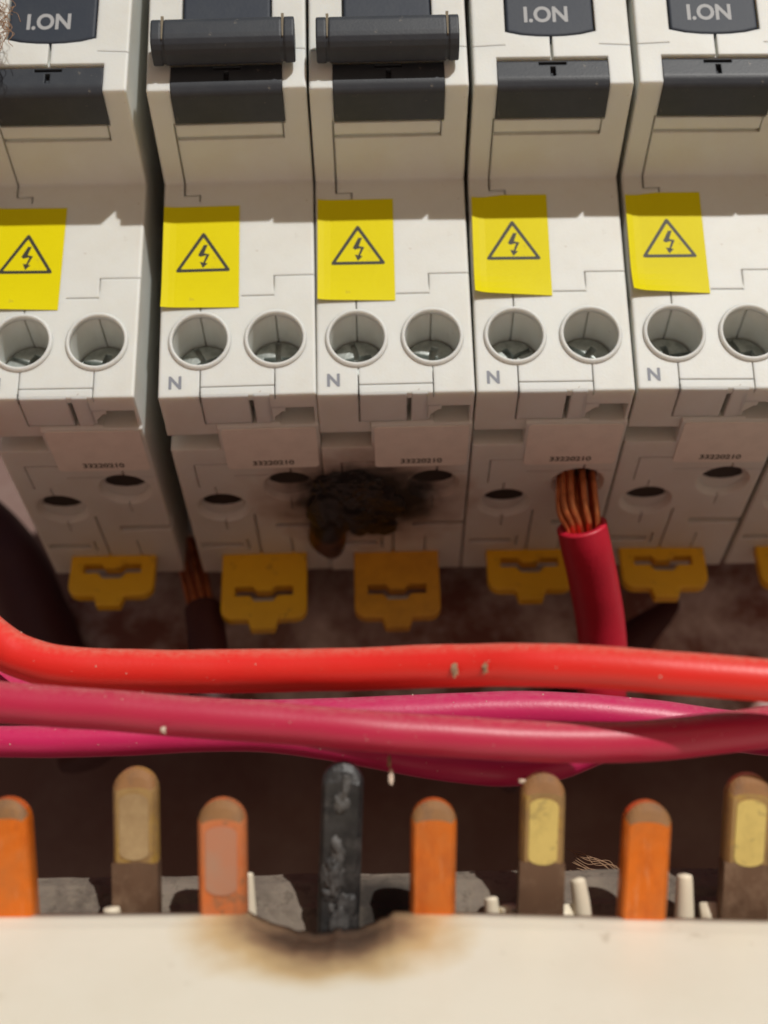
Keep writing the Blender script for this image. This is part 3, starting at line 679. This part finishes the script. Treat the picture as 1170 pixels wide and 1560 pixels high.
# cream housing: a bent shell with a burnt notch in its upper edge
def housing_mesh():
    bm = bmesh.new(); xs = []; x = -150.0  # sides and lower rows run on out of view, added to bounce sunlight upward
    while x <= 150.0: xs.append(x); x += 0.35 if -16 < x < 8 else (1.5 if abs(x) < 45 else 6.0)
    rows = []
    pl = T0 + NR*(-3.6)
    for x in xs:
        top = 1401.0
        px = 585+x*18.2
        top = 1406-6*math.exp(-((px-520)/330)**2)+8*min(1.4, max(0, (px-600)/570)**1.3)
        c0 = on_plane(px, top, pl, NR); d = (px-488)/112.0
        if abs(d) < 1: top += 36*(1-abs(d)**2.2)*(0.9+0.15*noise.noise(Vector((px*0.03, 0, 0))))+6*noise.noise(Vector((px*0.05, 3, 0)))+3*noise.noise(Vector((px*0.15, 7, 0)))
        c = on_plane(px, top, pl, NR)
        col = []
        back = c+Vector((0, 3.2, 2.2))*0+NR*2.2
        col.append(back-Vector((0, 0, 14))); col.append(back)
        for t in (0.0, 0.25):
            col.append(c+NR*(0.9-t*3.6) if t == 0 else c+NR*0.25)
        col.append(c+Vector((0, -0.25, -0.35)))
        for s in (0.6, 1.2, 2, 3, 4.5, 6, 8, 10, 15, 21, 32, 48, 66, 90, 120):
            k = max(0.0, 1-s/9.0)**1.6; e = (c*k+c0*(1-k))+Vector((0, -s*0.83, -s*0.80)); e.z -= 0.12*noise.noise(Vector((x*0.12, s*0.15, 2)))*min(1, s/3); col.append(e)
        col.append(c0+Vector((0, -103, -140)))
        rows.append([bm.verts.new(q-T0) for q in col])
    for P_, Q_ in zip(rows, rows[1:]):
        for k in range(len(P_)-1): bm.faces.new((P_[k], Q_[k], Q_[k+1], P_[k+1]))
    bm.normal_update()
    return to_mesh('housing', bm)
o = finish('housing', housing_mesh(), M['cream'], comb, True); o['label'] = 'cream plastic housing with a scorched notch in its rim'
specks(M['cream'], (0.36, 0.29, 0.19), 260, 0.66, 0.35)
nc = on_plane(497, 1410, T0+NR*(-3.6), NR)
add_stain(M['cream'], nc+Vector((0, -0.4, -0.4)), (13.5, 9.8, 9.8), [(0.0, (0.07, 0.038, 0.022), 1), (0.26, (0.075, 0.04, 0.022), 0.97), (0.42, (0.20, 0.105, 0.045), 0.92), (0.66, (0.50, 0.32, 0.11), 0.78), (1.0, (0.64, 0.50, 0.25), 0.0)], 230, 0.22)

def tab(x0, y0, x1, y1, w0, w1, off, hook=None):
    pl = T0+NR*off; a = on_plane(x0, y0, pl, NR); b = on_plane(x1, y1, pl, NR)
    bm = bmesh.new(); tube(bm, [a-T0, (a+b)/2-T0, b-T0+(a-b)*0.08, b-T0], lambda t: (w0+(w1-w0)*t)*(1.0 if t < 0.93 else 0.7), 14, 5)
    if hook:
        c = on_plane(*hook, pl+NR*0.4, NR); box(bm, c.x-0.9, c.x+0.9, c.y-T0.y-0.5, c.y-T0.y+0.5, c.z-T0.z-1.6, c.z-T0.z+0.5)
    obj('divider_tab', bm, M['tab'], comb, True)
tab(172, 1420, 170, 1383, 0.9, 0.65, 0.4); tab(752, 1420, 748, 1367, 0.75, 0.55, 3.4); tab(893, 1425, 880, 1338, 0.95, 0.55, 2.6, (858, 1388))
tab(1042, 1425, 1043, 1332, 0.95, 0.6, 2.6, (1082, 1385)); tab(1172, 1425, 1172, 1322, 1.0, 0.7, 2.6, None); tab(383, 1420, 377, 1330, 0.6, 0.5, 2.6, None)
tab(778, 1425, 775, 1380, 1.0, 0.8, 3.6)

# dusty duct behind the pins
bm = bmesh.new(); nx = 120; rows = []
for i in range(nx+1):
    x = -75+150*i/nx; col = []
    for y, z in ((40, -51.6), (9.0, -51.7), (5.6, -52.2), (3.6, -53.5), (2.9, -54.6), (2.8, -55.6), (2.3, -56.2), (2.2, -57.5), (2.2, -80), (40, -80)):
        f = 0.35*noise.noise(Vector((x*0.35, y*0.5, z*0.6)))
        col.append(bm.verts.new((x, y+f, z+f*0.8)))
    rows.append(col)
for P_, Q_ in zip(rows, rows[1:]):
    for k in range(len(P_)): bm.faces.new((P_[k], Q_[k], Q_[(k+1) % len(P_)], P_[(k+1) % len(P_)]))
tag(obj('wiring_duct', bm, M['duct']), 'dusty grey wiring duct lying behind the row of pins', 'duct')

# ------------------------------------------------------------------ scraps, fibres and dust
def scrap(px, py, y, size, label, seed, m='fibre'):
    bm = bmesh.new(); bmesh.ops.create_icosphere(bm, subdivisions=3, radius=1); c = at_depth(px, py, y)
    for v in bm.verts:
        f = 1+0.7*noise.fractal(v.co*1.6+Vector((seed, 0, seed)), 0.8, 2.1, 4)
        v.co = Vector((v.co.x*size[0]*f, v.co.y*size[1]*f, v.co.z*size[2]*f))
    o = obj('scrap', bm, M[m], None, False); o.location = c*S; tag(o, label, 'scrap'); return o
scrap(693, 1021, -11.9, (0.28, 0.2, 0.62), 'brown scrap stuck on the red cable, left of the smaller one', 1.0)
scrap(739, 1018, -12.8, (0.24, 0.18, 0.45), 'smaller brown scrap stuck on the red cable', 4.0)
scrap(249, 1112, -10.6, (0.20, 0.2, 0.28), 'tiny white crumb on the crimson cable at the left', 9.0, 'speck')
scrap(593, 1160, -6.9, (0.16, 0.16, 0.5), 'brown shred on the lowest pink cable', 3.0); scrap(596, 1183, -6.6, (0.2, 0.2, 0.7), 'pale shred hanging below the lowest pink cable', 6.0, 'speck')
scrap(795, 1190, -6.2, (0.3, 0.2, 0.2), 'white crumb under the pink cable beside a tall pin', 12.0, 'speck')
bm = bmesh.new()
for k in range(30):
    p = at_depth(random.uniform(-10, 12), random.uniform(-10, 40), -24.6); q = [p]
    for s in range(6): p = p+Vector((random.uniform(-0.6, 0.7), random.uniform(-0.3, 0.3), random.uniform(-1.2, 0.1))); q.append(p)
    tube(bm, q, 0.035, 5, 4)
tag(obj('cobweb_tuft', bm, M['fibre'], None, True), 'tuft of beige cobweb and dust at the upper left corner', 'cobweb')
bm = bmesh.new()
for k in range(14):
    x0, y0 = random.uniform(862, 900), random.uniform(1290, 1330)
    pts = [at_depth(x0+d*random.uniform(0.8, 1.1), y0+d*random.uniform(0.2, 0.6), 15.0) for d in (0, 25, 50, 80, 100)]
    tube(bm, pts, 0.045, 5, 4)
tag(obj('cobweb_strands', bm, M['fibre'], None, True), 'grey brown cobweb strands behind the pins at the right', 'cobweb')

cables = [o for o in C.objects if o.name.startswith('insulated_cable')][:4]
bm = bmesh.new()
for o in cables:
    me = o.data; n = len(me.polygons); got = 0
    while got < 75:
        f = me.polygons[random.randrange(n)]; c = f.center/S; nn = f.normal
        if nn.y > 0.05 or nn.z < -0.75 or abs(c.x) > 42: continue
        vs = [me.vertices[i].co/S for i in f.vertices]; u, v = random.random(), random.random()
        p = vs[0].lerp(vs[1], u).lerp(vs[3].lerp(vs[2], u), v) if len(vs) == 4 else c
        r = 0.028+0.07*random.random()**4
        t = nn.orthogonal().normalized(); b = nn.cross(t); ph = random.uniform(0, 6)
        ring = [bm.verts.new(p+(t*math.cos(ph+a*1.57)+b*math.sin(ph+a*1.57))*r*random.uniform(0.5, 1.5)) for a in range(4)]
        top = bm.verts.new(p+nn*r*random.uniform(0.8, 1.6))
        for k in range(4): bm.faces.new((ring[k], ring[(k+1) % 4], top))
        got += 1
tag(obj('dust_crumbs', bm, M['speck']), 'pale crumbs of dust scattered over the red and pink cables', 'dust', None, 'stuff')
